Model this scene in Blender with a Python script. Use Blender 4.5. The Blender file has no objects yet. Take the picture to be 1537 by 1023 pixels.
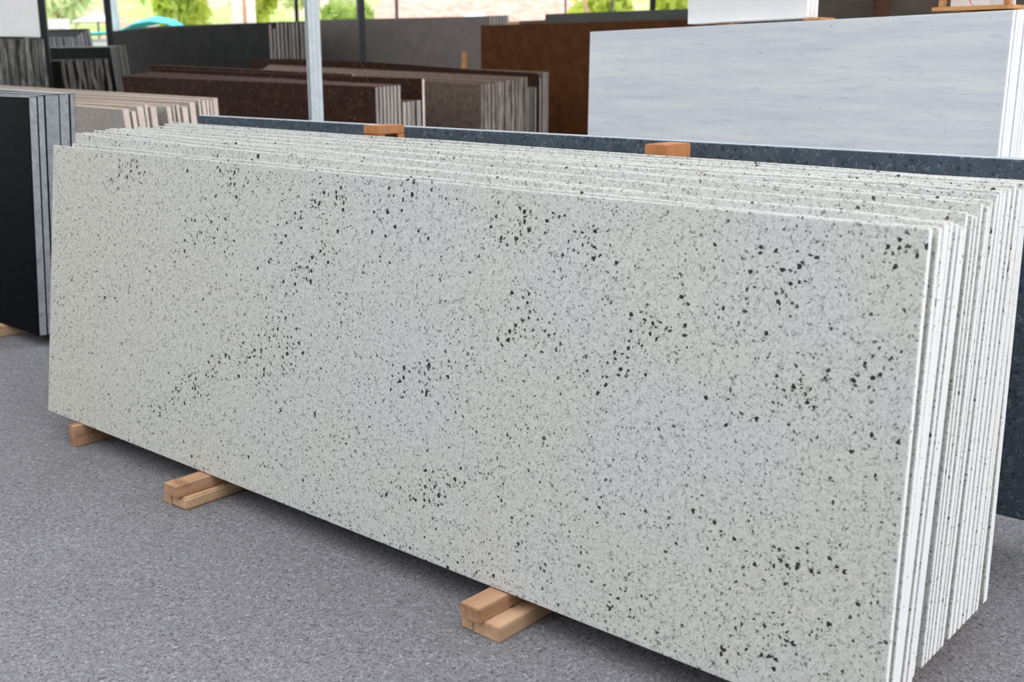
import bpy, bmesh, math, random
from mathutils import Vector, Matrix, Euler, noise
random.seed(11)
R = math.radians
sc = bpy.context.scene
col = sc.collection

# ------------------------------------------------------------------ view
sc.view_settings.view_transform = 'Standard'
sc.view_settings.look = 'None'
sc.view_settings.gamma = 1.0
sc.view_settings.exposure = -0.33

EYE = 1.5
cam = bpy.data.cameras.new('camera')
cam.sensor_width = 36.0
cam.lens = 1680.0 / 1537.0 * 36.0
cam.clip_end = 300
cam.dof.use_dof = True
cam.dof.focus_distance = 3.45
cam.dof.aperture_fstop = 3.6
co = bpy.data.objects.new('camera', cam)
co.location = (0, 0, EYE)
co.rotation_euler = (R(90 - 14.07), 0, 0)
col.objects.link(co)
sc.camera = co


# ------------------------------------------------------------------ tags
def tag(o, label=None, cat=None, group=None, kind=None):
    if label: o['label'] = label
    if cat: o['category'] = cat
    if group: o['group'] = group
    if kind: o['kind'] = kind
    return o


def empty(name, loc=(0, 0, 0), rz=0.0):
    o = bpy.data.objects.new(name, None)
    o.empty_display_size = 0.1
    o.location = loc
    o.rotation_euler = (0, 0, rz)
    col.objects.link(o)
    return o


def link(name, bm, mats, parent=None, smooth=False):
    bmesh.ops.recalc_face_normals(bm, faces=bm.faces)
    me = bpy.data.meshes.new(name)
    bm.to_mesh(me)
    bm.free()
    if not isinstance(mats, (list, tuple)): mats = [mats]
    for m in mats: me.materials.append(m)
    if smooth:
        for p in me.polygons: p.use_smooth = True
    o = bpy.data.objects.new(name, me)
    col.objects.link(o)
    if parent: o.parent = parent
    return o


# ------------------------------------------------------------------ materials
class NT:
    """small helper for writing node trees"""
    def __init__(self, name, rough=0.6, spec=0.5):
        self.m = bpy.data.materials.new(name)
        self.m.use_nodes = True
        self.t = self.m.node_tree
        self.b = self.t.nodes['Principled BSDF']
        self.b.inputs['Roughness'].default_value = rough
        self.b.inputs['Specular IOR Level'].default_value = spec

    def n(self, typ, **kw):
        nd = self.t.nodes.new(typ)
        for k, v in kw.items():
            if k.startswith('i_'):
                key = k[2:]
                key = int(key) if key.isdigit() else key.replace('_', ' ')
                self.put(nd.inputs[key], v)
            else:
                setattr(nd, k, v)
        return nd

    def put(self, sock, v):
        if hasattr(v, 'is_output') or isinstance(v, bpy.types.NodeSocket):
            self.t.links.new(v, sock)
        else:
            if sock.type == 'RGBA' and len(v) == 3: v = (*v, 1)
            sock.default_value = v

    def coords(self, scale=(1, 1, 1), shift=True):
        tc = self.n('ShaderNodeTexCoord').outputs['Object']
        if shift:
            oi = self.n('ShaderNodeObjectInfo').outputs['Random']
            mul = self.n('ShaderNodeVectorMath', operation='SCALE')
            mul.inputs[0].default_value = (37.0, 23.0, 51.0)
            self.put(mul.inputs['Scale'], oi)
            tc = self.n('ShaderNodeVectorMath', operation='ADD', i_0=tc, i_1=mul.outputs[0]).outputs[0]
        if scale != (1, 1, 1):
            tc = self.n('ShaderNodeVectorMath', operation='MULTIPLY', i_0=tc, i_1=scale).outputs[0]
        return tc

    def noise(self, vec, scale, detail=3.0, rough=0.5, dist=0.0):
        return self.n('ShaderNodeTexNoise', i_Vector=vec, i_Scale=scale, i_Detail=detail,
                      i_Roughness=rough, i_Distortion=dist).outputs['Fac']

    def ramp(self, v, a, b, c=0.0, d=1.0):
        return self.n('ShaderNodeMapRange', i_Value=v, i_1=a, i_2=b, i_3=c, i_4=d).outputs[0]

    def math(self, op, a, b=0.0):
        nd = self.n('ShaderNodeMath', operation=op)
        self.put(nd.inputs[0], a)
        if op not in ('ABSOLUTE',): self.put(nd.inputs[1], b)
        return nd.outputs[0]

    def mix(self, f, a, b, mode='MIX'):
        nd = self.n('ShaderNodeMix', data_type='RGBA', blend_type=mode)
        self.put(nd.inputs[0], f)
        self.put(nd.inputs[6], a)
        self.put(nd.inputs[7], b)
        return nd.outputs[2]

    def color(self, c):
        self.put(self.b.inputs['Base Color'], c)

    def bump(self, h, strength=0.2, dist=0.01):
        self.put(self.b.inputs['Normal'],
                 self.n('ShaderNodeBump', i_Strength=strength, i_Distance=dist, i_Height=h).outputs[0])

    # thin curly grain lines: the zero crossing of a noise, broken up by a second noise
    def worms(self, vec, scale, width, cover=0.5, soft=0.5):
        w = self.math('ABSOLUTE', self.math('SUBTRACT', self.noise(vec, scale, 1.0, 0.5, 0.6), 0.5))
        line = self.ramp(w, width * soft, width, 1.0, 0.0)
        brk = self.ramp(self.noise(vec, scale * 0.9, 1.0), cover, cover + 0.06)
        return self.math('MULTIPLY', line, brk)

    # mineral grains: one cell in so many carries a dark grain
    def grains(self, vec, scale, size, share, jitter=0.25):
        v = self.n('ShaderNodeTexVoronoi', i_Vector=vec, i_Scale=scale, i_Randomness=1.0)
        sep = self.n('ShaderNodeSeparateColor', i_Color=v.outputs['Color'])
        on = self.math('LESS_THAN', sep.outputs[0], share)
        sz = self.ramp(sep.outputs[1], 0.0, 1.0, size * (1 - jitter * 2), size * (1 + jitter))
        d = self.math('LESS_THAN', v.outputs['Distance'], sz)
        return self.math('MULTIPLY', on, d)


# where the front slab's dark garnets gather: (along, up, half length)
CLUSTERS = [(1.139, .361, .223), (1.406, .521, .154), (1.499, .453, .117), (1.063, .855, .152), (2.003, 1.041, .108),
            (1.181, 1.047, .091), (2.441, .978, .134), (2.697, .953, .081), (3.243, .969, .095), (3.301, .71, .069),
            (3.43, .778, .05), (3.335, .329, .076), (2.908, .119, .077), (2.915, .797, .092), (2.525, .741, .099),
            (2.11, .511, .157), (2.764, .642, .118), (3.5, 1.03, .04), (2.196, .203, .129), (3.279, .121, .095),
            (.608, 1.06, .174), (1.652, .984, .183), (1.591, .758, .127), (1.205, 1.003, .073)]


def granite(name, clusters):
    t = NT(name, 0.42, 0.35)
    v = t.coords(shift=not clusters)
    raw = t.n('ShaderNodeTexCoord').outputs['Object']
    base = t.mix(t.ramp(t.noise(v, 2.2, 3.0), 0.38, 0.62), (0.605, 0.600, 0.560), (0.590, 0.604, 0.594))
    # the stone turns greyer and cooler along its length
    if clusters:
        x = t.n('ShaderNodeSeparateXYZ', i_Vector=raw).outputs[0]
        base = t.mix(t.ramp(x, 0.0, 1.9), (0.632, 0.615, 0.535), base)
    base = t.mix(t.ramp(t.noise(v, 42.0, 4.0, 0.6), 0.30, 0.62, 0.42, 0.0), base, (0.38, 0.39, 0.38))
    base = t.mix(t.ramp(t.noise(v, 150.0, 2.0, 0.6), 0.40, 0.68, 0.0, 0.45), base, (0.80, 0.80, 0.775))
    base = t.mix(t.math('MULTIPLY', t.worms(v, 58.0, 0.023, 0.52), 0.75), base, (0.13, 0.135, 0.13))
    base = t.mix(t.math('MULTIPLY', t.worms(v, 100.0, 0.038, 0.48), 0.66), base, (0.14, 0.15, 0.14))
    # slanting density of the dark grains
    rot = t.n('ShaderNodeMapping', i_Vector=v)
    rot.inputs['Rotation'].default_value = (0, R(27), 0)
    rot.inputs['Scale'].default_value = (0.7, 1.0, 2.6)
    dens = t.ramp(t.noise(rot.outputs[0], 2.4, 3.0, 0.6), 0.57, 0.88)
    if clusters:
        for (a, h, r) in CLUSTERS:
            mp = t.n('ShaderNodeMapping', vector_type='TEXTURE', i_Vector=raw)
            mp.inputs['Location'].default_value = (a, 0.0, h)
            mp.inputs['Rotation'].default_value = (0, R(-28), 0)
            mp.inputs['Scale'].default_value = (r * 1.3, 1.0, 0.058)
            ln = t.n('ShaderNodeVectorMath', operation='LENGTH', i_0=mp.outputs[0]).outputs['Value']
            dens = t.math('MAXIMUM', dens, t.ramp(ln, 0.25, 1.25, 1.25, 0.0))
    warp = t.n('ShaderNodeTexNoise', i_Vector=v, i_Scale=110.0, i_Detail=2.0).outputs['Color']
    wv = t.n('ShaderNodeVectorMath', operation='MULTIPLY_ADD', i_0=warp, i_1=(0.014, 0.014, 0.014), i_2=v).outputs[0]
    small = t.grains(wv, 115.0, 0.33, 0.15)
    base = t.mix(t.math('MULTIPLY', small, 0.80), base, (0.05, 0.05, 0.045))
    mid = t.grains(wv, 72.0, 0.34, t.ramp(dens, 0.0, 1.25, 0.055, 0.22), 0.3)
    base = t.mix(t.math('MULTIPLY', mid, 0.92), base, (0.025, 0.022, 0.02))
    big = t.grains(wv, 52.0, 0.40, t.ramp(dens, 0.0, 1.25, 0.006, 0.46), 0.3)
    base = t.mix(t.math('MULTIPLY', big, 0.97), base, (0.014, 0.011, 0.010))
    t.color(base)
    return t.m


def rough_top():
    t = NT('rough_granite_edge', 0.85, 0.2)
    v = t.coords()
    c = t.mix(t.ramp(t.noise(v, 30.0, 4.0), .35, .65), (.33, .315, .28), (.44, .425, .385))  # warm rough edge, its colour darkened to offset light from overhead
    c = t.mix(t.math('MULTIPLY', t.grains(t.coords((.35, 1, 1)), 70.0, .4, .18), .8), c, (.05, .045, .04))
    t.color(c)
    return t.m


def sawn_granite():
    t = NT('sawn_granite', 0.7, 0.3)
    v = t.coords((1, 1, 1))
    c = t.mix(t.noise(v, 14.0, 3.0), (0.76, 0.76, 0.755), (0.85, 0.85, 0.845))
    c = t.mix(t.math('MULTIPLY', t.grains(v, 105.0, 0.33, 0.06), 0.75), c, (0.07, 0.06, 0.055))
    t.color(c)
    return t.m


def stone(name, c1, c2, rough=0.5, scale=9.0, grain=0.0, gcol=(0.02, 0.02, 0.02), gscale=70.0, gshare=0.3,
          worms=0.0, wcol=(0.3, 0.3, 0.3), wscale=60.0, stretch=(1, 1, 1), bump=0.0, spec=0.4, vary=0.0):
    t = NT(name, rough, spec)
    v = t.coords(stretch)
    c = t.mix(t.ramp(t.noise(v, scale, 5.0, 0.6), 0.32, 0.68), c1, c2)
    if vary:
        oi = t.n('ShaderNodeObjectInfo').outputs['Random']
        c = t.mix(1.0, c, t.n('ShaderNodeCombineColor', i_0=t.ramp(oi, 0, 1, 1 - vary, 1 + vary), i_1=t.ramp(oi, 0, 1, 1 - vary, 1 + vary),
                              i_2=t.ramp(oi, 0, 1, 1 - vary, 1 + vary)).outputs[0], 'MULTIPLY')
    if grain: c = t.mix(t.math('MULTIPLY', t.grains(v, gscale, 0.42, gshare), grain), c, gcol)
    if worms: c = t.mix(t.math('MULTIPLY', t.worms(v, wscale, 0.03, 0.46), worms), c, wcol)
    t.color(c)
    if bump: t.bump(t.noise(v, 60.0, 4.0), bump, 0.006)
    return t.m


def wood(name, c1, c2, c3, rough=0.75, axis=1):
    """sawn timber, grain running along local axis 'axis'"""
    t = NT(name, rough, 0.25)
    st = [9.0, 9.0, 9.0]
    st[axis] = 0.6
    v = t.coords(tuple(st))
    c = t.mix(t.ramp(t.noise(v, 3.0, 5.0, 0.6, 0.8), 0.34, 0.66), c1, c2)
    c = t.mix(t.ramp(t.noise(t.coords((1, 1, 1)), 11.0, 4.0), 0.52, 0.72, 0.0, 0.7), c, c3)
    kn = t.n('ShaderNodeTexVoronoi', i_Vector=t.coords((3, 3, 3)), i_Scale=2.6)
    c = t.mix(t.ramp(kn.outputs['Distance'], 0.06, 0.14, 0.75, 0.0), c, (0.06, 0.028, 0.014))
    t.color(c)
    t.bump(t.noise(v, 6.0, 4.0), 0.25, 0.004)
    return t.m


def floor_material():
    t = NT('worn_concrete_floor', 0.88, 0.25)
    v = t.coords((1, 1, 1), shift=False)
    c = t.mix(t.ramp(t.noise(v, 1.1, 5.0, 0.6), 0.32, 0.70), (0.150, 0.146, 0.155), (0.200, 0.197, 0.210))
    c = t.mix(t.ramp(t.noise(v, 130.0, 3.0, 0.7), 0.30, 0.75, 0.0, 0.5), c, (0.275, 0.27, 0.288))
    c = t.mix(t.math('MULTIPLY', t.worms(v, 78.0, 0.050, 0.45), 0.72), c, (0.040, 0.038, 0.043))
    sh = t.n('ShaderNodeVectorMath', operation='ADD', i_0=v, i_1=(0.004, 0.006, 0.3)).outputs[0]
    c = t.mix(t.math('MULTIPLY', t.worms(sh, 80.0, 0.046, 0.48), 0.60), c, (0.42, 0.41, 0.44))
    c = t.mix(t.math('MULTIPLY', t.grains(v, 46.0, 0.22, 0.04), 0.6), c, (0.46, 0.45, 0.46))
    t.color(c)
    t.bump(t.noise(v, 110.0, 4.0, 0.7), 0.35, 0.006)
    return t.m


def plain(name, c, rough=0.7, spec=0.3, metal=0.0, var=0.08, scale=6.0):
    t = NT(name, rough, spec)
    v = t.coords()
    lo = tuple(max(0, x * (1 - var)) for x in c)
    hi = tuple(min(1, x * (1 + var)) for x in c)
    t.color(t.mix(t.ramp(t.noise(v, scale, 4.0), 0.3, 0.7), lo, hi))
    t.b.inputs['Metallic'].default_value = metal
    return t.m


def leaf_material(name, c1, c2):
    t = NT(name, 0.6, 0.2)
    v = t.coords()
    c = t.mix(t.ramp(t.noise(v, 1.6, 3.0), 0.35, 0.65), c1, c2)
    t.color(c)
    tr = t.n('ShaderNodeBsdfTranslucent', i_Color=c)
    mx = t.n('ShaderNodeMixShader', i_0=0.45, i_1=t.b.outputs[0], i_2=tr.outputs[0])
    t.put(t.t.nodes['Material Output'].inputs[0], mx.outputs[0])
    return t.m


GR_FRONT = granite('speckled_granite_front', True)
GR = granite('speckled_granite', False)
SAWN = sawn_granite()
GRTOP = rough_top()
FLOOR = floor_material()
BLUE = stone('flamed_blue_grey_granite', (0.082, 0.108, 0.140), (0.118, 0.150, 0.186), 0.65, 12, spec=.15, worms=0.75, wcol=(0.26, 0.31, 0.36), wscale=46,
             grain=0.5, gcol=(0.02, 0.03, 0.04), gscale=60, gshare=.3)
BLUE_END = stone('sawn_blue_grey_granite', (0.36, 0.40, 0.44), (0.46, 0.50, 0.54), 0.7)
BLACK = stone('polished_black_granite', (0.0028, 0.0042, 0.006), (0.0048, 0.0066, 0.009), 0.4, 30, grain=0.3, gcol=(0.022, 0.028, 0.034), gscale=55, gshare=.10, spec=.015)
BLACK_END = stone('sawn_black_granite', (0.265, 0.283, 0.305), (0.405, 0.425, 0.45), 0.75, 22, grain=0.4, gcol=(0.14, 0.15, 0.17), gscale=60, vary=.12)
TAN = stone('tan_granite', (0.39, 0.35, 0.315), (0.48, 0.44, 0.405), 0.6, 20, spec=.1, grain=0.3, gcol=(0.16, 0.14, 0.12), gscale=50)
TAN_END = stone('sawn_tan_granite', (0.78, 0.625, 0.55), (0.88, 0.755, 0.685), 0.8, 26, grain=0.3, gcol=(0.42, 0.28, 0.20), gscale=48, gshare=.25, vary=.08)
TAN_TOP = stone('rough_tan_edge', (0.46, 0.315, 0.22), (0.60, 0.46, 0.35), 0.85, 16)
ROUGH_BLACK = stone('split_black_stone', (0.006, 0.006, 0.006), (0.29, 0.285, 0.265), 0.85, 9, stretch=(3, 3, .55), bump=.8, vary=.3)
ROUGH_GREY = stone('split_grey_stone', (0.055, 0.052, 0.045), (0.205, 0.195, 0.17), 0.85, 8, stretch=(3, 3, .7), bump=.8, vary=.25)
DARK = stone('dark_slate_slab', (0.018, 0.019, 0.020), (0.030, 0.030, 0.028), 0.5, 4, spec=.06)
DARK_END = stone('sawn_slate', (0.17, 0.165, 0.155), (0.24, 0.235, 0.22), 0.75, 10, vary=.3)
PALE_END = stone('sawn_pale_grey_stone', (0.27, 0.27, 0.30), (0.42, 0.42, 0.46), 0.8, 10, stretch=(3, 3, .6), vary=.35)
TAUPE_END = stone('sawn_taupe_stone', (0.26, 0.235, 0.215), (0.40, 0.37, 0.345), 0.8, 9, stretch=(3, 3, .5), vary=.2)
GREY = stone('grey_taupe_slab', (0.200, 0.174, 0.160), (0.245, 0.218, 0.202), 0.6, 5, spec=.1)
REDBROWN = stone('red_brown_granite', (0.026, 0.0125, 0.0085), (0.058, 0.028, 0.019), 0.6, 24, spec=.06, grain=0.5, gcol=(0.15, 0.085, 0.06), gscale=38, gshare=.2)
BROWN_TOP = stone('rough_brown_edge', (0.16, 0.094, 0.070), (0.235, 0.15, 0.118), 0.85, 18, vary=.2)
BROWN_END = stone('sawn_brown_granite', (0.31, 0.27, 0.255), (0.44, 0.395, 0.375), 0.8, 10, stretch=(3, 3, .5), vary=.22)
TAUPE = stone('mottled_taupe_granite', (0.125, 0.087, 0.069), (0.200, 0.146, 0.120), 0.6, 22, spec=.08, grain=.5, gcol=(0.05, 0.037, 0.03), gscale=34, gshare=.25)
TAUPE_ROUGH = stone('split_taupe_stone', (0.115, 0.085, 0.070), (0.36, 0.315, 0.28), 0.85, 10, stretch=(3, 3, .6), vary=.22, bump=.6)
RUST = stone('rust_brown_granite', (0.074, 0.028, 0.010), (0.118, 0.046, 0.017), 0.6, 7, spec=.06)
RUST_TOP = stone('rough_rust_edge', (0.15, 0.075, 0.042), (0.20, 0.11, 0.066), 0.85, 12)
CHAR = stone('charcoal_granite', (0.065, 0.068, 0.062), (0.088, 0.090, 0.082), 0.55, 6)
def marble_material():
    t = NT('streaked_white_marble', .4, .25)
    v = t.coords()
    st = t.coords((.55, 4, 6.5))
    c = t.mix(t.ramp(t.noise(st, 2.2, 5.0, .65, .3), .34, .66), (.70, .74, .80), (.86, .88, .905))
    st2 = t.coords((1.6, 6, 13))
    st3 = t.coords((2.6, 9, 30))
    c = t.mix(t.ramp(t.noise(st3, 2.4, 4.0, .7), .54, .72, 0, .40), c, (.56, .60, .66))
    c = t.mix(t.ramp(t.noise(st2, 2.6, 4.0, .7), .56, .72, 0, .60), c, (.53, .59, .67))
    c = t.mix(t.math('MULTIPLY', t.grains(v, 26.0, .16, .10), .45), c, (.25, .27, .30))
    t.color(c)
    return t.m


MARBLE = marble_material()
MARBLE_END = stone('sawn_white_marble', (0.86, 0.86, 0.86), (0.92, 0.92, 0.92), 0.6, 8, vary=.04)
WHITE = stone('plain_white_stone', (0.86, 0.86, 0.865), (0.91, 0.91, 0.91), 0.55, 5)
WHITE_END = stone('sawn_white_stone', (0.86, 0.86, 0.85), (0.9, 0.9, 0.9), 0.6, 5)
UMBER = stone('umber_stone', (0.050, 0.036, 0.026), (0.085, 0.063, 0.047), 0.6, 6)
UMBER_TOP = stone('umber_edge', (0.14, 0.115, 0.095), (0.17, 0.14, 0.12), 0.8, 6)
WOOD = wood('sawn_pine', (0.56, 0.34, 0.20), (0.66, 0.45, 0.29), (0.44, 0.25, 0.14))
WOOD_DARK = wood('weathered_pine', (0.36, 0.19, 0.105), (0.55, 0.345, 0.22), (0.20, 0.088, 0.045))
WOOD_RED = wood('reddish_timber', (0.40, 0.155, 0.055), (0.52, 0.235, 0.10), (0.34, 0.20, 0.10), axis=2)
WOOD_CRATE = wood('orange_crate_wood', (0.52, 0.25, 0.09), (0.62, 0.33, 0.14), (0.45, 0.2, 0.07), axis=0)
WOOD_BROWN = wood('dark_brown_timber', (0.055, 0.022, 0.012), (0.08, 0.034, 0.018), (0.04, 0.016, 0.01), axis=2)
ZINC = plain('galvanised_steel', (0.64, 0.69, 0.72), 0.5, 0.5, 0.15, 0.10, 16)
STEEL_DARK = plain('dark_painted_steel', (0.022, 0.024, 0.026), 0.5, 0.4)
STEEL_GREY = plain('grey_painted_steel', (0.30, 0.31, 0.33), 0.5, 0.4)


# ------------------------------------------------------------------ slabs
def slab_mesh(bm, q, th, rough_r=0.0, bevel=0.003, seed=0, split=True, tilt_top=0.0):
    """q = front face corners in local x/z: (bl, br, tr, tl). Thickness goes to +y.
    material 0 = face, 1 = sawn end and foot, 2 = top edge"""
    rnd = random.Random(seed)
    n = 10 if rough_r else 1
    (blx, blz), (brx, brz), (trx, trz), (tlx, tlz) = q
    prof = []
    for i in range(n + 1):
        k = i / n
        j = rnd.uniform(-rough_r, rough_r) if rough_r and 0 < i < n else 0
        prof.append((brx + (trx - brx) * k + j, brz + (trz - brz) * k))
    loop = [(blx, blz)] + prof + [(tlx, tlz)]
    f = [bm.verts.new((x, 0, z)) for x, z in loop]
    b = [bm.verts.new((x, th, z - (tilt_top if i >= len(loop) - 2 else 0))) for i, (x, z) in enumerate(loop)]
    bm.faces.new(f).material_index = 0
    bm.faces.new(list(reversed(b))).material_index = 0
    m = len(loop)
    for i in range(m):
        j = (i + 1) % m
        fc = bm.faces.new((f[i], b[i], b[j], f[j]))
        fc.material_index = 2 if i == m - 2 else 1
    bmesh.ops.recalc_face_normals(bm, faces=bm.faces)
    if bevel:
        es = [e for e in bm.edges if len(e.link_faces) == 2 and e.calc_face_angle(0) > 0.6]
        bmesh.ops.bevel(bm, geom=es, offset=min(bevel, th * .3), segments=2, profile=0.6, affect='EDGES')


ORD = ['first', 'second', 'third', 'fourth', 'fifth', 'sixth', 'seventh', 'eighth', 'ninth', 'tenth', 'eleventh', 'twelfth',
       'thirteenth', 'fourteenth', 'fifteenth', 'sixteenth', 'seventeenth', 'eighteenth', 'nineteenth', 'twentieth', 'twenty-first']


def axes(yaw):
    a = Vector((math.cos(R(yaw)), math.sin(R(yaw)), 0))
    return a, Vector((-a.y, a.x, 0))


def add_slab(name, ref, yaw, s, lean, q, th, mats, zb=0.0, rough=0.0, seed=0, at_top=False, bevel=0.003, tilt_top=0.0):
    """ref = ground point of the stack; s = setback of this slab behind ref along the stack's depth"""
    a, n = axes(yaw)
    if at_top:
        s -= math.sin(R(lean)) * 0.5 * (q[2][1] + q[3][1])
    dz = th * math.sin(R(lean)) if lean > 0 else 0.0
    bm = bmesh.new()
    slab_mesh(bm, q, th, rough, bevel, seed, tilt_top=tilt_top)
    o = link(name, bm, mats)
    p = Vector(ref) + n * s
    o.matrix_world = Matrix.Translation((p.x, p.y, zb + dz)) @ Matrix.Rotation(R(yaw), 4, 'Z') @ Matrix.Rotation(R(-lean), 4, 'X')
    return o


def stack(name, ref, yaw, rows, mats, label, group, zb=0.0, rough=0.0, at_top=True, seed=1, cat='stone slab', tilt_top=0.0):
    """rows: (setback, thickness, left, right, height left, height right, lean)
    label(k, n) writes the label of the k-th slab counted from the front"""
    out = []
    for k, (s, th, l, r, hl, hr, lean) in enumerate(rows):
        q = ((l, 0), (r, 0), (r, hr), (l, hl))
        o = add_slab(name, ref, yaw, s, lean, q, th, mats, zb, rough, seed * 100 + k, at_top, tilt_top=tilt_top)
        tag(o, label(k, len(rows)), cat, group, 'thing')
        out.append(o)
    return out


def counter(desc, where, first=None, last=None):
    def f(k, n):
        if k == 0: return 'front %s of %s' % (desc, where)
        if k == n - 1: return 'rearmost %s of %s' % (desc, where)
        return '%s, %s from the front of %s' % (desc, ORD[k], where)
    return f


# ---- the big leaning stack of speckled white granite
YAW = -40.667
A, N = axes(YAW)
REF = Vector((-1.92977, 4.44405, 0.0))       # below the front slab's lower left corner


def site(al, dep, z=0.0):
    """a point in the stack's own frame: along it, behind its front, above the floor"""
    p = REF + A * al + N * dep
    return Vector((p.x, p.y, z))


#        setback lean  right foot, right top, right height, left, left height
BIG = [(0.000, 7.30, 3.579, 3.535, 1.091, -0.004, 1.090), (0.050, 7.18, 3.575, 3.537, 1.088, 0.053, 1.097),
       (0.080, 7.07, 3.570, 3.537, 1.093, 0.028, 1.135), (0.120, 6.96, 3.560, 3.536, 1.091, -0.027, 1.121),
       (0.200, 6.84, 3.545, 3.522, 1.077, -0.121, 1.127), (0.245, 6.72, 3.540, 3.518, 1.065, -0.108, 1.132),
       (0.285, 6.61, 3.534, 3.512, 1.093, -0.086, 1.137), (0.350, 6.50, 3.534, 3.506, 1.081, -0.158, 1.136),
       (0.372, 6.38, 3.534, 3.508, 1.075, -0.130, 1.125), (0.395, 6.26, 3.534, 3.510, 1.103, -0.143, 1.135),
       (0.420, 6.15, 3.534, 3.517, 1.093, -0.119, 1.125), (0.450, 6.04, 3.534, 3.515, 1.105, -0.115, 1.125),
       (0.472, 5.92, 3.534, 3.518, 1.117, -0.131, 1.136), (0.525, 5.80, 3.534, 3.510, 1.119, -0.124, 1.125),
       (0.555, 5.69, 3.534, 3.509, 1.116, -0.137, 1.125), (0.588, 5.57, 3.534, 3.511, 1.119, -0.170, 1.134),
       (0.623, 5.46, 3.534, 3.513, 1.126, -0.174, 1.125), (0.653, 5.35, 3.534, 3.516, 1.113, -0.197, 1.125),
       (0.695, 5.23, 3.534, 3.515, 1.124, -0.241, 1.136), (0.722, 5.12, 3.534, 3.509, 1.124, -0.256, 1.126),
       (0.780, 5.00, 3.534, 3.495, 1.122, -0.312, 1.136)]
big_label = counter('speckled white granite slab', 'the big leaning stack')
for k, (s, lean, rb, rt, hr, l, hl) in enumerate(BIG):
    nxt = BIG[k + 1][0] if k + 1 < len(BIG) else s + 0.04
    gap = nxt - s
    th = 0.025 if gap > 0.042 else max(0.018, gap - 0.0032)
    lb = 0.0 if k == 0 else l + random.uniform(-.01, .01)
    # worn upper corners at the right end
    cut = random.uniform(0.006, 0.016)
    q = ((lb, 0), (rb, 0), (rt, hr), (l, hl))
    bm = bmesh.new()
    slab_mesh(bm, q, th, 0.0, 0.0, k)
    bmesh.ops.recalc_face_normals(bm, faces=bm.faces)
    # the saw leaves the top edge a little wavy: break the top into a few segments
    top = [e for e in bm.edges if all(v.co.z > 0.9 for v in e.verts) and abs(e.verts[0].co.x - e.verts[1].co.x) > 1]
    res = bmesh.ops.subdivide_edges(bm, edges=top, cuts=14, use_grid_fill=True)
    for v in bm.verts:
        if v.co.z > 0.9 and l + .05 < v.co.x < rt - .05 and k > 0:
            v.co.z += 0.006 * noise.noise((v.co.x * 1.7, k * 3.1, 0))
    es = [e for e in bm.edges if len(e.link_faces) == 2 and e.calc_face_angle(0) > 0.6]
    bmesh.ops.bevel(bm, geom=es, offset=0.0042, segments=2, profile=0.6, affect='EDGES')
    o = link('granite_slab', bm, [GR_FRONT if k == 0 else GR, SAWN, GRTOP])
    p = site(0, s, 0.086 + th * math.sin(R(lean)))
    o.matrix_world = Matrix.Translation(p) @ Matrix.Rotation(R(YAW), 4, 'Z') @ Matrix.Rotation(R(-lean), 4, 'X')
    tag(o, big_label(k, len(BIG)), 'stone slab', 'speckled white granite slabs of the big leaning stack', 'thing')


# ---- timber under it
def timber(name, a0, a1, n0, n1, z0, z1, mat, label, group, skew=0.0, bevel=0.0022, cat='timber'):
    """square sawn length running under the stack; origin at its front end"""
    bm = bmesh.new()
    w, l, h = a1 - a0, n1 - n0, z1 - z0
    segs = 6
    rings = []
    for i in range(segs + 1):
        y = l * i / segs
        j = [random.uniform(-.0007, .0) for _ in range(4)]
        rings.append([bm.verts.new(p) for p in ((j[0], y, 0), (w + j[1], y, 0), (w + j[2], y, h), (j[3], y, h))])
    for r0, r1 in zip(rings, rings[1:]):
        for i in range(4):
            bm.faces.new((r0[i], r0[(i + 1) % 4], r1[(i + 1) % 4], r1[i]))
    bm.faces.new(rings[0])
    bm.faces.new(list(reversed(rings[-1])))
    bmesh.ops.recalc_face_normals(bm, faces=bm.faces)
    es = [e for e in bm.edges if e.calc_face_angle(0) > 0.8]
    bmesh.ops.bevel(bm, geom=es, offset=bevel, segments=2, affect='EDGES')
    o = link(name, bm, mat)
    p = site(a0, n0, z0)
    o.location = p
    o.rotation_euler = (0, 0, R(YAW + skew))
    tag(o, label, cat, group)
    return o


BG = 'wooden bearers under the big granite stack'
timber('timber_bearer', 0.230, 0.278, -0.036, 0.84, 0, 0.0855, WOOD_DARK, 'upright wooden bearer under the far left end of the big granite stack', BG)
timber('timber_bearer', 1.043, 1.0890, -0.124, 0.84, 0, 0.043, WOOD, 'narrow lower wooden bearer, left one of the second pile from the left', BG, 1.5)
timber('timber_bearer', 1.0905, 1.178, -0.124, 0.84, 0, 0.043, WOOD, 'broad pale lower wooden bearer, right one of the second pile from the left', BG, 1.5, 0.006)
timber('timber_bearer', 1.078, 1.153, -0.142, 0.84, 0.0440, 0.0855, WOOD_DARK, 'square wooden bearer on top of the second bearer pile from the left', BG, 1.0)
timber('timber_bearer', 2.444, 2.4885, -0.095, 0.84, 0, 0.043, WOOD, 'narrow lower wooden bearer with a crack beside it, in the nearest bearer pile', BG)
timber('timber_bearer', 2.4905, 2.584, -0.098, 0.84, 0, 0.043, WOOD, 'broad pale lower wooden bearer at the right of the nearest bearer pile', BG)
timber('timber_bearer', 2.460, 2.530, -0.118, 0.84, 0.0440, 0.0855, WOOD_DARK, 'rough barked wooden bearer on top of the nearest bearer pile', BG)
timber('timber_bearer', 3.400, 3.470, -0.060, 0.83, 0, 0.0850, WOOD_DARK, 'wooden bearer under the right end of the big granite stack', BG)


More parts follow.
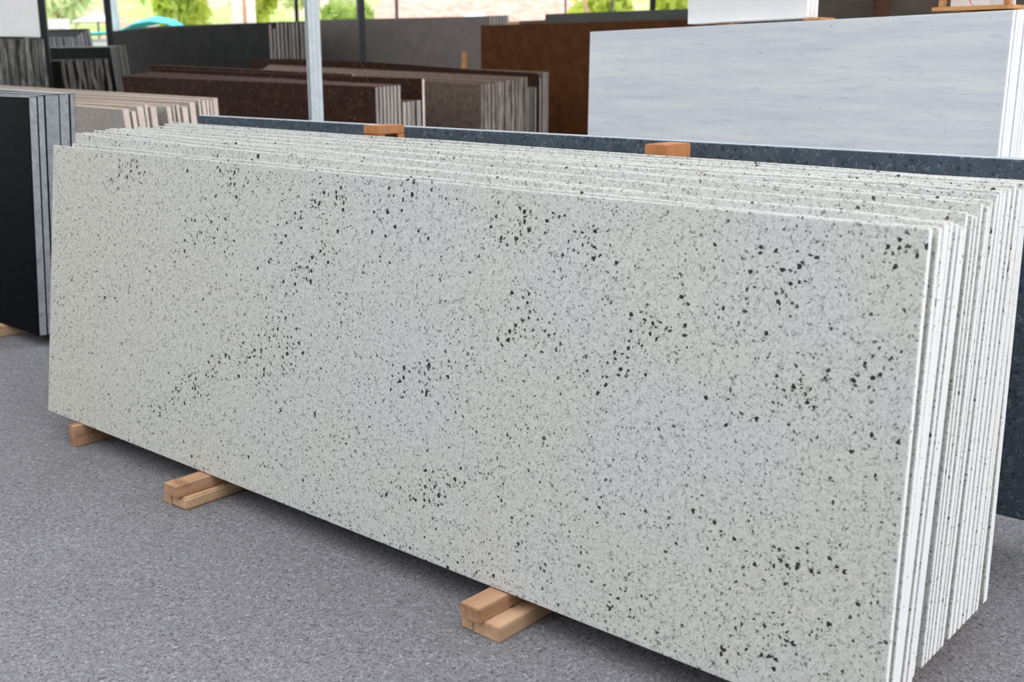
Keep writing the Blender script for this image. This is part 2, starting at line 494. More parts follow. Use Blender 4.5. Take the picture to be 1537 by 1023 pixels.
# ---- wooden trestles the stacks lean on (only their capped heads show)
def bar(bm, p0, p1, wx, wy):
    """straight timber between two points in local x/y/z, section wx by wy"""
    p0, p1 = Vector(p0), Vector(p1)
    vs = []
    for p in (p0, p1):
        for sx, sy in ((0, 0), (1, 0), (1, 1), (0, 1)):
            vs.append(bm.verts.new((p.x + sx * wx, p.y + sy * wy, p.z)))
    for f in ((0, 1, 2, 3), (7, 6, 5, 4), (0, 4, 5, 1), (1, 5, 6, 2), (2, 6, 7, 3), (3, 7, 4, 0)):
        bm.faces.new([vs[i] for i in f])


def box(bm, x0, x1, y0, y1, z0, z1):
    bar(bm, (x0, y0, z0), (x0, y0, z1), x1 - x0, y1 - y0)


def bevel_all(bm, w, seg=2):
    bmesh.ops.recalc_face_normals(bm, faces=bm.faces)
    es = [e for e in bm.edges if len(e.link_faces) == 2 and e.calc_face_angle(0) > 0.6]
    bmesh.ops.bevel(bm, geom=es, offset=w, segments=seg, affect='EDGES')


def trestle(al, top, width, notch, label):
    root = empty('wooden_trestle', site(al, 0.94, 0), R(YAW))
    tag(root, label, 'wooden rack', 'wooden trestles behind the big granite stack')
    bm = bmesh.new()
    box(bm, 0, width, 0, 0.145, top - (0.034 if notch else 0.075), top)
    bevel_all(bm, 0.003)
    link('cap_block', bm, WOOD_RED, root)
    for y, yb in ((0.0, -0.085), (0.105, 0.30)):
        bm = bmesh.new()
        bar(bm, (0.001, yb, 0.0), (0.001, y + 0.001, top - (0.0345 if notch else 0.0755)), width - 0.002, 0.039)
        bevel_all(bm, 0.003)
        link('leg', bm, WOOD_RED, root)
    bm = bmesh.new()
    bar(bm, (0.02, -0.03, 0.12), (0.02, -0.03, 0.16), width - 0.04, 0.3)
    link('cross_brace', bm, WOOD_RED, root)
    return root


trestle(0.953, 1.249, 0.088, True, 'reddish wooden trestle head with a notch, left of the two behind the granite stack')
trestle(2.300, 1.238, 0.085, False, 'reddish wooden trestle head with rough scars, right of the two behind the granite stack')

# ---- blue-grey slabs on the trestles' other side
for k, (s, hl, hr) in enumerate(((1.42, 1.168, 1.168), (1.446, 1.160, 1.163))):
    lean = -13.0
    q = ((-0.49 - .02 * k, 0), (3.86, 0), (3.84, hr), (-0.50 - .02 * k, hl))
    o = add_slab('blue_granite_slab', REF, YAW, s, lean, q, 0.022, [BLUE, BLUE_END, BLUE_END], 0.096, seed=k)
    tag(o, ('long thin blue-grey granite slab leaning right behind the big speckled stack' if k == 0 else
            'second blue-grey granite slab, hidden against the back of the first behind the speckled stack'),
        'stone slab', 'blue-grey slabs behind the trestles', 'thing')
for al, w in ((0.3, 'left'), (2.9, 'right')):
    timber('timber_bearer', al, al + .09, 1.30, 1.62, 0, 0.0955, WOOD_DARK, 'wooden bearer under the %s part of the blue-grey slab' % w, 'wooden bearers under the blue-grey slabs')

# ------------------------------------------------------------------ floor, roof, posts
bm = bmesh.new()
bmesh.ops.create_grid(bm, x_segments=1, y_segments=1, size=1)
for v in bm.verts: v.co = Vector((v.co.x * 18, v.co.y * 13 + 6.5, 0))
tag(link('floor', bm, FLOOR), kind='structure')

# ---- black polished stack at the left edge
BR_ = (-2.540, 5.842, 0.0)
rows = [(0.0, 0.0435, -1.9, 0, 1.25, 1.255, 3.4), (0.046, 0.036, -1.9, 0.0, 1.263, 1.260, 3.4), (0.0845, 0.076, -1.9, 0.004, 1.274, 1.264, 3.4),
        (0.163, 0.055, -1.9, 0.0, 1.290, 1.268, 3.4), (0.2205, 0.03, -1.9, 0.003, 1.298, 1.268, 3.4)]
stack('black_granite_slab', BR_, -41.75, rows, [BLACK, BLACK_END, BLACK_END],
      counter('black granite slab', 'the dark left stack'), 'black granite slabs at the left edge', zb=0.06, at_top=False, tilt_top=-.005)
a_, n_ = axes(-41.75)
for d, w in ((0.48, 'right'), (1.5, 'left')):
    bm = bmesh.new()
    box(bm, 0, 0.09, 0, 0.5, 0, 0.0595)
    bevel_all(bm, 0.004)
    o = link('timber_bearer', bm, WOOD)
    p = Vector(BR_) - a_ * d - n_ * (0.06)
    o.location = (p.x, p.y, 0)
    o.rotation_euler = (0, 0, R(-41.75))
    tag(o, 'orange wooden bearer under the black granite stack, %s one' % w, 'timber', 'wooden bearers under the black stack')

# ---- tan stack leaning the other way, its raw ends stepping back
rows = []
ends = [(0.0, .036, 1.183, 0), (.062, .024, 1.168, .01), (.108, .044, 1.20, .0), (.168, .018, 1.21, .0), (.200, .034, 1.192, .02), (.262, .040, 1.192, .0), (.332, .026, 1.19, .01),
        (.392, .020, 1.196, -.01), (.418, .024, 1.20, .0), (.450, .034, 1.185, .02), (.525, .036, 1.215, .0), (.600, .022, 1.226, .0), (.628, .034, 1.226, .0),
        (.668, .024, 1.228, .0), (.697, .020, 1.225, .0), (.722, .044, 1.236, .0)]
for k, (s, th, h, j) in enumerate(ends):
    if k + 1 < len(ends): th = min(ends[k + 1][0] - s - .007, th * 1.4)
    rows.append((s, th, -3.6, j + (-.16 if k in (5,) else 0), h + random.uniform(.02, .06), h, -5.0 + 0.15 * k))
stack('tan_granite_slab', (-2.63, 7.70, 0), -40.67, rows, [TAN, TAN_END, TAN_TOP],
      counter('pinkish-ended tan slab', 'the stack behind black granite'), 'tan granite slabs', zb=0.0, rough=0.004, seed=3)

# ---- red-brown stack in the middle distance
rows = [(s, .034, -3.6 + j, 0, 1.353 + .006 * k, 1.304 + .0015 * k, 0.0) for k, (s, j) in enumerate(
        ((0, 0), (.040, .05), (.079, -.03), (.117, .02), (.156, .0), (.195, .1), (.236, .03)))]
stack('red_brown_granite_slab', (-1.05, 8.80, 0), YAW, rows, [REDBROWN, BROWN_END, BROWN_TOP],
      counter('red-brown slab', 'the stack behind the galvanised post'), 'red-brown granite slabs', seed=4, rough=.002)
rows = [(s, .042, -1.2, 0.0, 1.182, 1.182 + .003 * k, 0.0) for k, s in enumerate((.286, .334, .381))] + [(.442, .050, -1.2, 0.0, 1.19, 1.192, 0.0)]
stack('short_brown_slab', (-1.05, 8.80, 0), YAW, rows, [TAUPE, BROWN_END, BROWN_TOP],
      counter('low brown slab', 'the row right of red-brown slabs'), 'short brown slabs', seed=5, rough=.002)
q = ((-3.80, 0), (0.0, 0), (0.0, 1.358), (-3.80, 1.418))
o = add_slab('brown_granite_slab', (-1.05, 8.80, 0), YAW, 0.506, 0, q, 0.030, [REDBROWN, TAN_END, BROWN_TOP])
tag(o, 'taller brown slab with a pinkish end standing behind the short brown slabs', 'stone slab', 'brown slabs between the two brown stacks', 'thing')
rows = [(.56 + .05 * k, .040, -3.75 - .16 * k, -.9 - .12 * k, 1.452, 1.385 - .004 * k, 0.0) for k in range(4)]
stack('brown_granite_slab', (-1.05, 8.80, 0), YAW, rows, [REDBROWN, BROWN_END, BROWN_TOP],
      counter('long brown slab', 'the row behind red-brown slabs'), 'brown slabs between the two brown stacks', seed=6)

# ---- mottled taupe stack to the right of it
rows = []
for k in range(14):
    s = .046 * k
    rows.append((s, .038, -3.1 - .05 * k, random.uniform(-.012, .008), 1.40 + .004 * k, 1.293 + .055 * (s / .6) + random.uniform(-.006, .006), 0.0))
stack('taupe_granite_slab', (-0.27, 10.0, 0), YAW, rows, [TAUPE, TAUPE_ROUGH, BROWN_TOP],
      counter('mottled taupe slab', 'the rough-ended brown stack'), 'mottled taupe slabs', seed=7, rough=.005)

rows = [(-.155, .045, -2.6, -.02, 1.25, 1.25, 0), (-.100, .035, -2.6, -.02, 1.25, 1.252, 0), (-.055, .032, -2.6, -.01, 1.25, 1.252, 0)]
stack('short_grey_slab', (0.258, 11.0, 0), YAW, rows, [TAUPE, DARK_END, BROWN_TOP],
      counter('short grey-ended slab', 'the rearmost brown row'), 'short slabs of the rearmost brown row', seed=8)
BAC = 'long brown slabs of the rearmost row'
bm = bmesh.new()
pts = [(-4.53, 0), (-.012, 0), (0, .02), (0, 1.35), (-.02, 1.378), (-.06, 1.382), (-.9, 1.413), (-1.9, 1.462), (-2.5, 1.489), (-3.5, 1.512), (-4.50, 1.52), (-4.53, 1.50)]
f = [bm.verts.new((x, 0, z)) for x, z in pts]
b = [bm.verts.new((x, .045, z)) for x, z in pts]
bm.faces.new(f); bm.faces.new(list(reversed(b)))
for i in range(len(pts)):
    fc = bm.faces.new((f[i], b[i], b[(i + 1) % len(pts)], f[(i + 1) % len(pts)]))
    fc.material_index = 1 if i in (1, 2) else (2 if i > 2 else 0)
bevel_all(bm, .008)
o = link('brown_granite_slab', bm, [REDBROWN, BROWN_END, BROWN_TOP])
o.location = (0.258, 11.0, 0); o.rotation_euler = (0, 0, R(YAW))
tag(o, 'long brown slab with a rounded corner, front one of the rearmost brown row', 'stone slab', BAC, 'thing')
rows = [(.048 + .030 * k, .026, -4.3, .01, 1.50, 1.388 + .002 * k, 0) for k in range(3)]
stack('brown_granite_slab', (0.258, 11.0, 0), YAW, rows, [TAUPE, BROWN_END, BROWN_TOP],
      counter('long pale-ended slab', 'the trio backing rearmost brown row'), BAC, seed=9)
# loose stake
bm = bmesh.new()
bar(bm, (0, 0, 0), (0.06, .03, 1.585), .045, .05)
bevel_all(bm, .006)
o = link('wooden_stake', bm, WOOD_CRATE)
o.location = (-0.59, 12.05, 0); o.rotation_euler = (0, 0, R(-20))
tag(o, 'orange wooden stake sticking up behind the rearmost brown row', 'stake')

# ---- rust-brown stack, charcoal slabs behind it
rows = [(.0 + .05 * k, .046, -2.66 + .01 * k, .55, 1.877, 1.884, 0) for k in range(4)]
stack('rust_brown_slab', (1.67, 11.2, 0), YAW, rows, [RUST, BROWN_END, RUST_TOP],
      counter('tall rust-brown slab', 'the stack left of white marble'), 'rust-brown slabs', seed=10)
q = ((-1.89, 0), (.5, 0), (.5, 2.024), (-1.89, 2.016))
o = add_slab('charcoal_slab', (1.815, 12.2, 0), YAW, 0, 0, q, .05, [CHAR, CHAR, CHAR])
tag(o, 'charcoal grey slab rising above the rust-brown stack', 'stone slab', None, 'thing')
q = ((-2.2, 0), (.4, 0), (.4, 1.955), (-2.2, 1.945))
o = add_slab('charcoal_slab', (1.79, 12.17, 0), YAW, -.06, 0, q, .05, [CHAR, CHAR, CHAR])
tag(o, 'lower charcoal slab whose dark left corner shows above the rust-brown stack', 'stone slab', None, 'thing')

# ---- big dark slabs at the back
rows = []
for k in range(14):
    s = .061 * k
    rows.append((s, .044, -3.75 + random.uniform(-.02, .02) * (k > 0), random.uniform(-.01, .01) if k else 0.0, 1.913 + .007 * k, (1.938 if k == 0 else (1.892 if k == 1 else 1.96 + .003 * k + random.uniform(-.008, .008))), 0.0))
rows[0] = (0.0, .044, -3.75, 0.0, 1.913, 1.938, 0.0)
stack('dark_slate_slab', (-3.058, 14.6, 0), YAW, rows, [DARK, TAUPE_END, DARK],
      counter('big dark slate slab', 'the stack along the back'), 'dark slate slabs along the back', seed=12, rough=.005)
rows = [(.0 + .055 * k, .05, -3.5, .0 + .006 * k, 2.05, 2.024 + .003 * k, 0) for k in range(6)]
stack('grey_taupe_slab', (-0.272, 14.2, 0), YAW, rows, [GREY, TAUPE_END, GREY],
      counter('big grey-taupe slab', 'the stack along the back'), 'grey-taupe slabs along the back', seed=13)

# ---- left background: rough black blocks, black slabs, pale grey slabs
rows = []
for k in range(14):
    s = -.177 + .0361 * k
    rows.append((s, .031, -1.3, random.uniform(-.02, .02), 1.72 + random.uniform(-.005, .005), 1.717 + random.uniform(-.012, .004), 0))
stack('rough_black_slab', (-4.95, 11.5, 0), YAW, rows, [ROUGH_BLACK, ROUGH_BLACK, ROUGH_BLACK],
      counter('rough black slab', 'the stack under the white block'), 'rough black slabs under the white block', seed=14, rough=.016)
a_, n_ = axes(YAW)
bm = bmesh.new()
box(bm, -1.2, .0, -.152, .290, 0, .5)
bevel_all(bm, .006)
o = link('white_stone_block', bm, WHITE)
o.location = (-4.95, 11.5, 1.7265); o.rotation_euler = (0, 0, R(YAW))
tag(o, 'big plain white stone block on top of the rough black slabs, upper left', 'stone block')

rows = [(.040 * k, .029, -1.8, .0, 1.648 + .002 * k, 1.658 + .003 * k, -7) for k in range(7)]
stack('black_slab', (-4.585, 13.2, 0), -20, rows, [DARK, DARK_END, DARK_END],
      counter('grey-ended black slab', 'the stack behind low rough slabs'), 'black slabs with striped ends', seed=15)
rows = [(.077 * k, .060, -1.1, random.uniform(-.02, .02), 1.488, 1.489 + random.uniform(-.006, .014) + .003 * k, -5.5 + .2 * k) for k in range(10)]
stack('rough_grey_slab', (-4.843, 12.36, 0), -20, rows, [DARK, ROUGH_GREY, ROUGH_GREY],
      counter('low rough-ended slab', 'the grey-brown left stack'), 'low rough slabs at the left', seed=16, rough=.016)
rows = []
for k in range(12):
    h = 1.79 + .018 * min(k, 7) / 7 + max(0, k - 7) * .026
    rows.append((.055 * k, .050, -1.2, random.uniform(-.01, .01), h, h, -7))
stack('pale_grey_slab', (-5.857, 14.64, 0), -30, rows, [DARK, PALE_END, PALE_END],
      counter('pale grey slab', 'the far left stack'), 'pale grey slabs far left', seed=17, rough=.006)

# ---- white marble stack on the right
WR, WYAW = (2.15, 5.0, 0), -50.0
rows = []
sp = [0, .028, .056, .083, .112, .140, .168, .197, .226, .255, .284, .313, .342, .371, .400]
for k, s in enumerate(sp):
    rows.append((s, .0262, (-2.612, -2.40, -2.36, -2.0, -1.97)[k] if k < 5 else -1.97 + .004 * k, .0 if k == 0 else random.uniform(-.003, .003),
                 1.666 + (0, .002, .004, .006, .007)[min(k, 4)], 1.708 + (0, .002, .004, .006, .007)[min(k, 4)], .6))
stack('white_marble_slab', WR, WYAW, rows, [MARBLE, MARBLE_END, MARBLE_END],
      counter('streaked white marble slab', 'the tall right stack'), 'white marble slabs of the tall right stack', seed=18, rough=0)
wa, wn = axes(WYAW)


def won(al, dep, z):
    p = Vector(WR) + wa * al + wn * dep
    return Vector((p.x, p.y, z))


WT = 1.7305      # a little above the highest slab edge near the right end


def wtop(al):
    return 1.666 + .0075 + (al + 2.612) / 2.612 * .042


# white block on a pad
def wobj(name, bm, mat, al, dep, z, parent=None):
    o = link(name, bm, mat, parent)
    if parent is None:
        o.location = won(al, dep, z)
        o.rotation_euler = (0, 0, R(WYAW))
    return o


TILT = R(-0.92)        # the marble tops rise a little towards the right


def on_marble(o, al, dep, z):
    o.matrix_world = Matrix.Translation(won(al, dep, z)) @ Matrix.Rotation(R(WYAW), 4, 'Z') @ Matrix.Rotation(TILT, 4, 'Y')


for al, y0, ln, lab in ((-1.75, .04, .07, 'left'), (-1.140, -.005, .105, 'right')):
    bm = bmesh.new()
    box(bm, 0, ln, y0, .12, 0, .010)
    bevel_all(bm, .0015)
    o = link('wooden_pad', bm, WOOD_CRATE)
    on_marble(o, al, .09, wtop(al) + .001)
    tag(o, 'thin orange wooden pad under the %s end of the white pieces on the marble stack' % lab, 'wooden pad', 'wooden pads on the marble stack')
for k in range(3):
    bm = bmesh.new()
    box(bm, -.795, 0, .034 * k, .032 + .034 * k, 0, .42)
    for f in bm.faces:
        c = f.calc_center_median()
        f.material_index = 1 if c.x > -.001 else 0
    bevel_all(bm, .003)
    o = link('white_stone_piece', bm, [WHITE, WHITE_END])
    on_marble(o, -1.125, .09, wtop(-1.125) + .0122)
    tag(o, ('flat white stone piece facing front on top of the marble stack', 'middle white stone piece behind the front one on the marble stack',
            'rear white stone piece of the three on the marble stack')[k], 'stone slab', 'white stone pieces on the marble stack', 'thing')

# crate
zt = 1.7185
root = empty('wooden_crate', won(-.415, .075, zt), R(WYAW))
tag(root, 'open orange wooden crate frame holding white panels on the marble stack, top right', 'crate')
for nm, bx in (('bottom_rail', (-.012, .345, 0, .028, 0, .018)), ('bottom_rail', (-.012, .345, .27, .298, 0, .018)),
               ('end_rail', (.346, .374, 0, .298, 0, .018)), ('end_rail', (-.012, .016, .0285, .2695, .013, .0175)),
               ('upright', (.005, .031, .0285, .0545, .0185, .42)), ('upright', (.314, .340, .0285, .0545, .0185, .42)),
               ('upright', (.347, .373, .27, .297, .0185, .42)), ('upright', (.005, .031, .243, .2695, .0185, .42)),
               ('top_rail', (-.012, .345, 0, .028, .42, .445)), ('top_rail', (-.012, .345, .27, .298, .42, .445)),
               ('crate_floor', (-.012, .345, .0285, .2695, .006, .0125))):
    bm = bmesh.new()
    box(bm, *bx)
    bevel_all(bm, .002)
    link(nm, bm, WOOD_CRATE, root)
for k, (x0, x1, y0, y1, m) in enumerate(((.036, .308, .078, .098, WHITE), (.19, .236, .056, .076, WHITE_END), (.05, .30, .112, .132, WHITE), (.05, .30, .15, .17, WHITE))):
    bm = bmesh.new()
    box(bm, x0, x1, y0, y1, 0, .36)
    bevel_all(bm, .002)
    o = link('white_tile', bm, m)
    o.location = won(-.415, .075, zt + .0132)
    o.rotation_euler = (0, 0, R(WYAW))
    tag(o, ('pale grey panel with a pink stroke in the wooden crate', 'narrow bright white panel in front of the marked one in the crate',
            'white panel behind the marked one in the wooden crate', 'rearmost white panel in the wooden crate')[k], 'panel', 'panels in the wooden crate', 'thing')
    if k == 0:
        pp = [(.135, .085), (.128, .060), (.128, .035), (.137, .016), (.155, .004), (.17, .0015)]
        bm = bmesh.new()
        pv = [[bm.verts.new((x + dx, yy, z + .0008)) for dx, yy in ((-.002, .0776), (.002, .0776), (.002, .0768), (-.002, .0768))] for x, z in pp]
        for r0, r1 in zip(pv, pv[1:]):
            for q_ in range(4): bm.faces.new((r0[q_], r0[(q_ + 1) % 4], r1[(q_ + 1) % 4], r1[q_]))
        po = link('pink_stroke', bm, plain('pink_chalk', (.75, .06, .22), .8), o)
        po['label'] = 'pink chalk stroke'

# ---- umber slabs and a dark timber behind the marble stack
rows = [(0, .06, -1.3, .6, 1.955, 1.995, 0), (.065, .06, -1.3, .6, 1.95, 1.99, 0)]
stack('umber_slab', (3.45, 9.3, 0), -12, rows, [UMBER, UMBER_TOP, UMBER_TOP],
      counter('umber slab', 'the pair behind the marble stack'), 'umber slabs behind the marble', seed=20)
rows = [(.7, .08, -1.6, 1.2, 2.5, 2.5, 0), (.79, .08, -1.6, 1.2, 2.5, 2.5, 0)]
stack('tall_umber_slab', (3.45, 9.3, 0), -12, rows, [UMBER, UMBER_TOP, UMBER_TOP],
      counter('taller umber slab', 'the pair behind the marble stack'), 'tall umber slabs behind the marble', seed=21)
bm = bmesh.new()
box(bm, 0, .12, 0, .1, 0, 2.4)
bevel_all(bm, .006)
o = link('dark_timber_post', bm, WOOD_BROWN)
o.location = (2.86, 9.20, 0); o.rotation_euler = (0, 0, R(-12))
tag(o, 'dark brown timber post standing before the umber slabs', 'post')


# ---- steel posts of the shed
def post(x, y, w, d, yaw, mat, label, h=4.55, profile='box'):
    root = empty('steel_post', (x, y, 0), R(yaw))
    tag(root, label, 'post')
    bm = bmesh.new()
    if profile == 'channel':
        # C section, shaped so that its open left side falls into shade
        t = .006
        box(bm, -w / 2, w / 2, -d / 2, -d / 2 + t, .012, h)
        link('front_flange', bm, mat, root)
        b2 = bmesh.new()
        box(b2, w / 2 - t, w / 2, -d / 2 + t + .0002, d / 2 - t - .0002, .012, h)
        link('web', b2, mat, root)
        b2 = bmesh.new()
        box(b2, -w / 2, w / 2, d / 2 - t, d / 2, .012, h)
        link('rear_flange', b2, mat, root)
        b2 = bmesh.new()
        box(b2, -w / 2, -w / 2 + .003, -d / 2 + t + .0002, -d / 2 + .018, .012, h)
        link('lip', b2, mat, root)
        for xx in (-w * .18, w * .2):
            b2 = bmesh.new()
            box(b2, xx - .004, xx + .004, -d / 2 - .0025, -d / 2 - .0001, .012, h)
            link('rib', b2, mat, root)
        bm = bmesh.new()
    else:
        box(bm, -w / 2, w / 2, -d / 2, d / 2, .012, h)
        bevel_all(bm, .005)
        link('shaft', bm, mat, root)
    bm = bmesh.new()
    box(bm, -w, w, -d, d, 0, .0118)
    link('base_plate', bm, mat, root)
    return root


post(-1.236, 7.2, .072, .072, 28, ZINC, 'galvanised steel post in the middle, pale on its right face', profile='channel')
post(-1.785, 13.75, .078, .078, 28, STEEL_DARK, 'black steel post in front of the grey slabs at the back')
post(-5.65, 16.3, .085, .085, 10, STEEL_DARK, 'black steel post at the left end of the dark slate stack')
post(-4.945, 12.25, .085, .085, 10, STEEL_DARK, 'black steel post just right of the white block, upper left')
post(-3.27, 17.7, .05, .05, 0, STEEL_DARK, 'thin dark post left of the galvanised one, at the shed edge')
post(-1.75, 17.7, .05, .05, 0, STEEL_GREY, 'thin grey post above the middle of the grey slabs')
post(2.17, 18.0, .09, .06, 0, STEEL_DARK, 'dark post above the charcoal slab, left of the white pieces')
post(1.54, 18.0, .035, .035, 0, STEEL_GREY, 'slim grey post above the charcoal slab, left of the dark one')
post(0.82, 17.9, .03, .03, 0, STEEL_GREY, 'slimmest grey post at the left end of the charcoal slab')

# unseen roof over the shed, its open strips shaped to tune the light inside
ROOF = plain('roof_sheet', (.42, .42, .42), .8)
strips = [(-7.0, -3.6), (3.2, 5.4), (7.8, 10.8), (12.4, 18.6)]
for i, (y0, y1) in enumerate(strips):
    bm = bmesh.new()
    box(bm, -15, 15, y0, y1, 4.6, 4.66)
    tag(link('unseen_roof_strip', bm, ROOF), kind='structure')

# unseen walls added behind and left of the camera to block horizon light
WALL = plain('light_block_wall', (.22, .215, .21), .9)
for nm, bx in (('added_wall_south', (-13, 13, -6.7, -6.5, 0, 4.6)), ('added_wall_west', (-13, -12.8, -6.5, 9.0, 0, 4.6))):
    bm = bmesh.new()
    box(bm, *bx)
    tag(link(nm, bm, WALL), kind='structure')

# ------------------------------------------------------------------ the yard outside
def yard_material():
    t = NT('yard_bank', .9, .1)
    v = t.coords((1, 1, 1), shift=False)
    c = t.mix(t.ramp(t.noise(v, .55, 4.0, .6), .42, .56), (.44, .36, .30), (.36, .47, .16))
    c = t.mix(t.ramp(t.noise(v, 1.4, 3.0), .55, .68), c, (.58, .33, .27))
    t.color(c)
    return t.m


bm = bmesh.new()
prof = [(19.5, -.02), (22.0, 0.35), (26, 1.5), (32, 2.6), (40, 4.2), (60, 9.5)]
vs = [[bm.verts.new((x, y, z + (.35 * noise.noise((x * .3, y * .3, 1)) if y > 20 else 0))) for (y, z) in prof] for x in range(-40, 41, 2)]
for r0, r1 in zip(vs, vs[1:]):
    for i in range(len(prof) - 1):
        bm.faces.new((r0[i], r1[i], r1[i + 1], r0[i + 1]))
o = link('ground', bm, yard_material(), smooth=True)
tag(o, kind='structure')


def bank(y):
    for (y0, z0), (y1, z1) in zip(prof, prof[1:]):
        if y0 <= y <= y1: return z0 + (z1 - z0) * (y - y0) / (y1 - y0)
    return 0


LEAVES = [leaf_material('leaf_lime', (.55, .66, .08), (.76, .82, .26)), leaf_material('leaf_green', (.36, .54, .12), (.56, .68, .24)),
          leaf_material('leaf_pale', (.60, .72, .38), (.76, .82, .52)), leaf_material('blossom', (.62, .42, .44), (.44, .52, .30))]
BARK = plain('bark', (.30, .20, .14), .9)


def tree(name, x, y, rx, rz, zc, kind, label, n=900, leaf=.16, trunk=True, cat='tree', group='plants in the yard'):
    z0 = bank(y) - .25
    root = empty(name, (x, y, z0))
    tag(root, label, cat, group)
    if trunk:
        bm = bmesh.new()
        path = [(0, 0, 0), (.06 * rx, 0, zc * .4), (-.04 * rx, .05, zc * .8), (.1 * rx, 0, zc)]
        prev = None
        for i, p in enumerate(path):
            r = .11 * (1 - .2 * i)
            ring = [bm.verts.new((p[0] + r * math.cos(k * math.pi / 4), p[1] + r * math.sin(k * math.pi / 4), p[2])) for k in range(8)]
            if prev:
                for k in range(8): bm.faces.new((prev[k], prev[(k + 1) % 8], ring[(k + 1) % 8], ring[k]))
            prev = ring
        link('trunk', bm, BARK, root, True)
    rnd = random.Random(name + label)
    bm = bmesh.new()
    blobs = [(rnd.uniform(-.6, .6) * rx, rnd.uniform(-.5, .5) * rx, zc + rnd.uniform(-.6, .6) * rz, rnd.uniform(.3, .5)) for _ in range(9)]
    for i in range(n):
        bx, by, bz, br = rnd.choice(blobs)
        d = Vector((rnd.gauss(0, 1), rnd.gauss(0, 1), rnd.gauss(0, 1))).normalized() * (rnd.random() ** .4)
        c = Vector((bx + d.x * rx * br, by + d.y * rx * br, bz + d.z * rz * br * 1.1))
        e = Euler((rnd.uniform(0, 6), rnd.uniform(0, 6), rnd.uniform(0, 6))).to_matrix()
        l = leaf * rnd.uniform(.7, 1.3)
        vv = [bm.verts.new(c + e @ Vector(p)) for p in ((-l, 0, 0), (0, -l * .45, l * .1), (l, 0, 0), (0, l * .45, l * .1))]
        bm.faces.new(vv)
    link('foliage', bm, LEAVES[kind], root)
    return root


tree('garden_tree', -9.9, 25.5, 1.2, 1.0, 1.9, 2, 'pale round tree beyond the white wall, far left')
tree('garden_tree', -10.9, 28.0, 1.0, 1.2, 2.3, 3, 'pinkish blossoming tree at the far left of the yard')
tree('garden_tree', -8.7, 29.5, 1.0, 1.2, 2.1, 1, 'green tree with bare trunk between the left posts')
tree('flowering_shrub', -7.1, 25.2, .72, .85, 1.6, 0, 'bright lime shrub beyond the dark slate stack, left one', trunk=False, cat='shrub')
tree('flowering_shrub', -5.75, 26.3, .62, 1.0, 1.7, 0, 'bright lime shrub beyond the dark slate stack, right one', trunk=False, cat='shrub')
tree('garden_tree', -4.9, 30.0, 1.2, .8, 1.4, 2, 'pale green tree left of the galvanised post')
tree('garden_tree', -3.3, 23.6, .6, .5, 1.5, 1, 'small green tree right of the galvanised post')
tree('garden_tree', -1.3, 31.0, 1.2, .7, 1.4, 3, 'rosy shrubby tree behind the grey slabs')
tree('garden_tree', 1.2, 29.0, 1.3, .7, 1.5, 3, 'rosy and green tree behind the rust-brown stack')
tree('flowering_shrub', 1.9, 24.5, .75, 1.0, 1.6, 0, 'lime shrub above the charcoal slab', trunk=False, cat='shrub')
tree('flowering_shrub', 3.75, 24.7, .85, 1.1, 1.6, 0, 'lime shrub beside the white stone pieces, far right of the yard', trunk=False, cat='shrub')
tree('garden_tree', 5.5, 27.0, 1.6, 1.4, 2.4, 1, 'green tree hidden mostly behind the white stone pieces')

# low white wall at the far left, pale post, umbrella, tarp, hut
bm = bmesh.new()
box(bm, -13.2, -8.6, 22.4, 22.6, .2, 2.28)
tag(link('yard_wall', bm, plain('whitewash', (.86, .85, .83), .9)), 'low whitewashed wall in the yard, far left', 'wall')
TURQ = plain('turquoise_tarp', (.10, .62, .68), .7)
bm = bmesh.new()
for i, (x, z) in enumerate(((-8.5, 0), (-8.2, .12), (-7.0, .16), (-6.9, .36), (-6.6, .40), (-6.1, .14))):
    pass
pts = [(-1.6, .0), (-1.3, .10), (-.4, .14), (-.1, .34), (.25, .42), (.6, .36), (.95, .10), (1.1, 0)]
for y in (0, .5, 1.0):
    for x, z in pts: bm.verts.new((x, y, z * (1.0 if y == .5 else .75) + .0))
bm.verts.ensure_lookup_table()
for r in range(2):
    for i in range(len(pts) - 1):
        k = r * len(pts) + i
        bm.faces.new((bm.verts[k], bm.verts[k + 1], bm.verts[k + len(pts) + 1], bm.verts[k + len(pts)]))
o = link('tarpaulin', bm, TURQ)
md = o.modifiers.new('thick', 'SOLIDIFY'); md.thickness = .02
o.location = (-7.3, 22.6, 1.93)
tag(o, 'turquoise tarpaulin thrown over a pile in the yard', 'tarpaulin')
bm = bmesh.new()
box(bm, -8.8, -6.3, 22.75, 23.45, .3, 1.90)
bevel_all(bm, .05)
tag(link('stone_pile', bm, WHITE), 'pale block pile under the turquoise tarpaulin', 'stone pile')

hut = empty('garden_pavilion', (-5.55, 24.0, .9))
tag(hut, 'pale orange post of a garden pavilion beyond the dark slate stack', 'pavilion')
for nm, bx, c in (('pillar', (-.24, .0, 0, .24, 0, 3.2), (.92, .80, .70)), ('panel', (-.0, .08, .06, .2, 0, 3.0), (.82, .50, .36)), ('pillar', (.08, .22, 0, .24, 0, 3.2), (.93, .84, .76)),
                  ('roof', (-.8, 1.6, -.3, 1.6, 3.2, 3.3), (.7, .45, .35)), ('pillar', (1.4, 1.55, 1.2, 1.4, 0, 3.2), (.92, .84, .76)), ('foot', (-.02, .14, -.1, .0, .9, 1.30), (.25, .12, .08))):
    bm = bmesh.new()
    box(bm, *bx)
    link(nm, bm, plain('pavilion_' + nm, c, .8), hut)


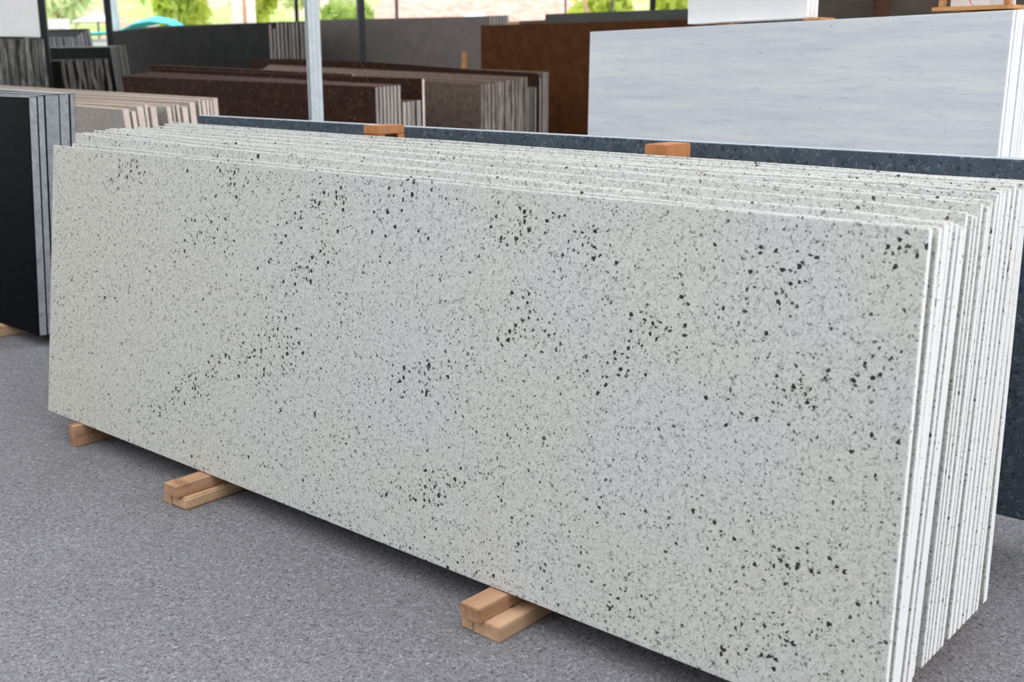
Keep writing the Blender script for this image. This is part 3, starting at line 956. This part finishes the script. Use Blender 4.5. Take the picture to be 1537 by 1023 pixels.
def parasol(x, y, z, r, c, label):
    root = empty('parasol', (x, y, bank(y) - .1))
    tag(root, label, 'parasol')
    h = z - bank(y) + .1
    bm = bmesh.new()
    top = bm.verts.new((0, 0, h + r * .35))
    ring = [bm.verts.new((r * math.cos(k * math.pi / 5), r * math.sin(k * math.pi / 5), h)) for k in range(10)]
    for k in range(10): bm.faces.new((top, ring[k], ring[(k + 1) % 10]))
    o = link('canopy', bm, plain('canopy', c, .8), root)
    md = o.modifiers.new('thick', 'SOLIDIFY'); md.thickness = .01
    bm = bmesh.new()
    box(bm, -.02, .02, -.02, .02, 0, h + r * .3)
    link('pole', bm, STEEL_GREY, root)


parasol(-8.9, 25.0, 2.30, .55, (.80, .84, .86), 'white parasol between the left posts')
parasol(-6.9, 24.0, 2.02, .50, (.30, .72, .55), 'green parasol low before the lime shrubs')
parasol(-.75, 24.0, 2.25, .62, (.72, .82, .92), 'pale blue parasol left of the rust-brown stack')
# low roof in the middle of the yard
shed = empty('tiled_shed', (-0.7, 26.5, 1.2))
tag(shed, 'low shed with a salmon roof and white front behind the grey slabs', 'shed')
bm = bmesh.new()
box(bm, -2.2, 2.2, 0, 2, 0, 1.15)
link('wall', bm, plain('shed_wall', (.62, .50, .44), .9), shed)
bm = bmesh.new()
vs = [bm.verts.new(p) for p in ((-2.4, -.3, 1.15), (2.4, -.3, 1.15), (2.4, 1, 1.75), (-2.4, 1, 1.75), (-2.4, 2.3, 1.15), (2.4, 2.3, 1.15))]
for f in ((0, 1, 2, 3), (3, 2, 5, 4), (0, 3, 4), (1, 5, 2), (0, 4, 5, 1)): bm.faces.new([vs[i] for i in f])
link('roof', bm, stone('salmon_tiles', (.56, .29, .23), (.70, .48, .41), .9, 5), shed)
bm = bmesh.new()
bar(bm, (0, 0, 0), (-.9, 0, 3.2), .07, .07)
o = link('leaning_pole', bm, plain('pole_wood', (.62, .40, .26), .8))
o.location = (2.0, 23.0, .5)
tag(o, 'leaning wooden pole above the charcoal slab', 'pole')
bm = bmesh.new()
bar(bm, (0, 0, 0), (-.25, 0, 3.6), .26, .22)
bevel_all(bm, .04)
o = link('concrete_post', bm, plain('concrete', (.52, .52, .53), .9))
o.location = (-8.2, 23.75, .6)
tag(o, 'grey concrete post in the yard left of the lime shrubs', 'post')

# ------------------------------------------------------------------ light: bright overcast sky, a soft brighter side
w = bpy.data.worlds.new('overcast_sky')
sc.world = w
w.use_nodes = True
nt = w.node_tree
bgn = nt.nodes['Background']
bgn.inputs['Color'].default_value = (0.95, 0.975, 1.0, 1)
bgn.inputs['Strength'].default_value = 3.2
sun = bpy.data.lights.new('hazy_sun', 'SUN')
sun.energy = 1.0
sun.angle = R(50)
sun.color = (1.0, 0.985, 0.96)
so = bpy.data.objects.new('hazy_sun', sun)
so.rotation_euler = Vector((-0.80, 0.60, -0.62)).to_track_quat('-Z', 'Y').to_euler()
col.objects.link(so)
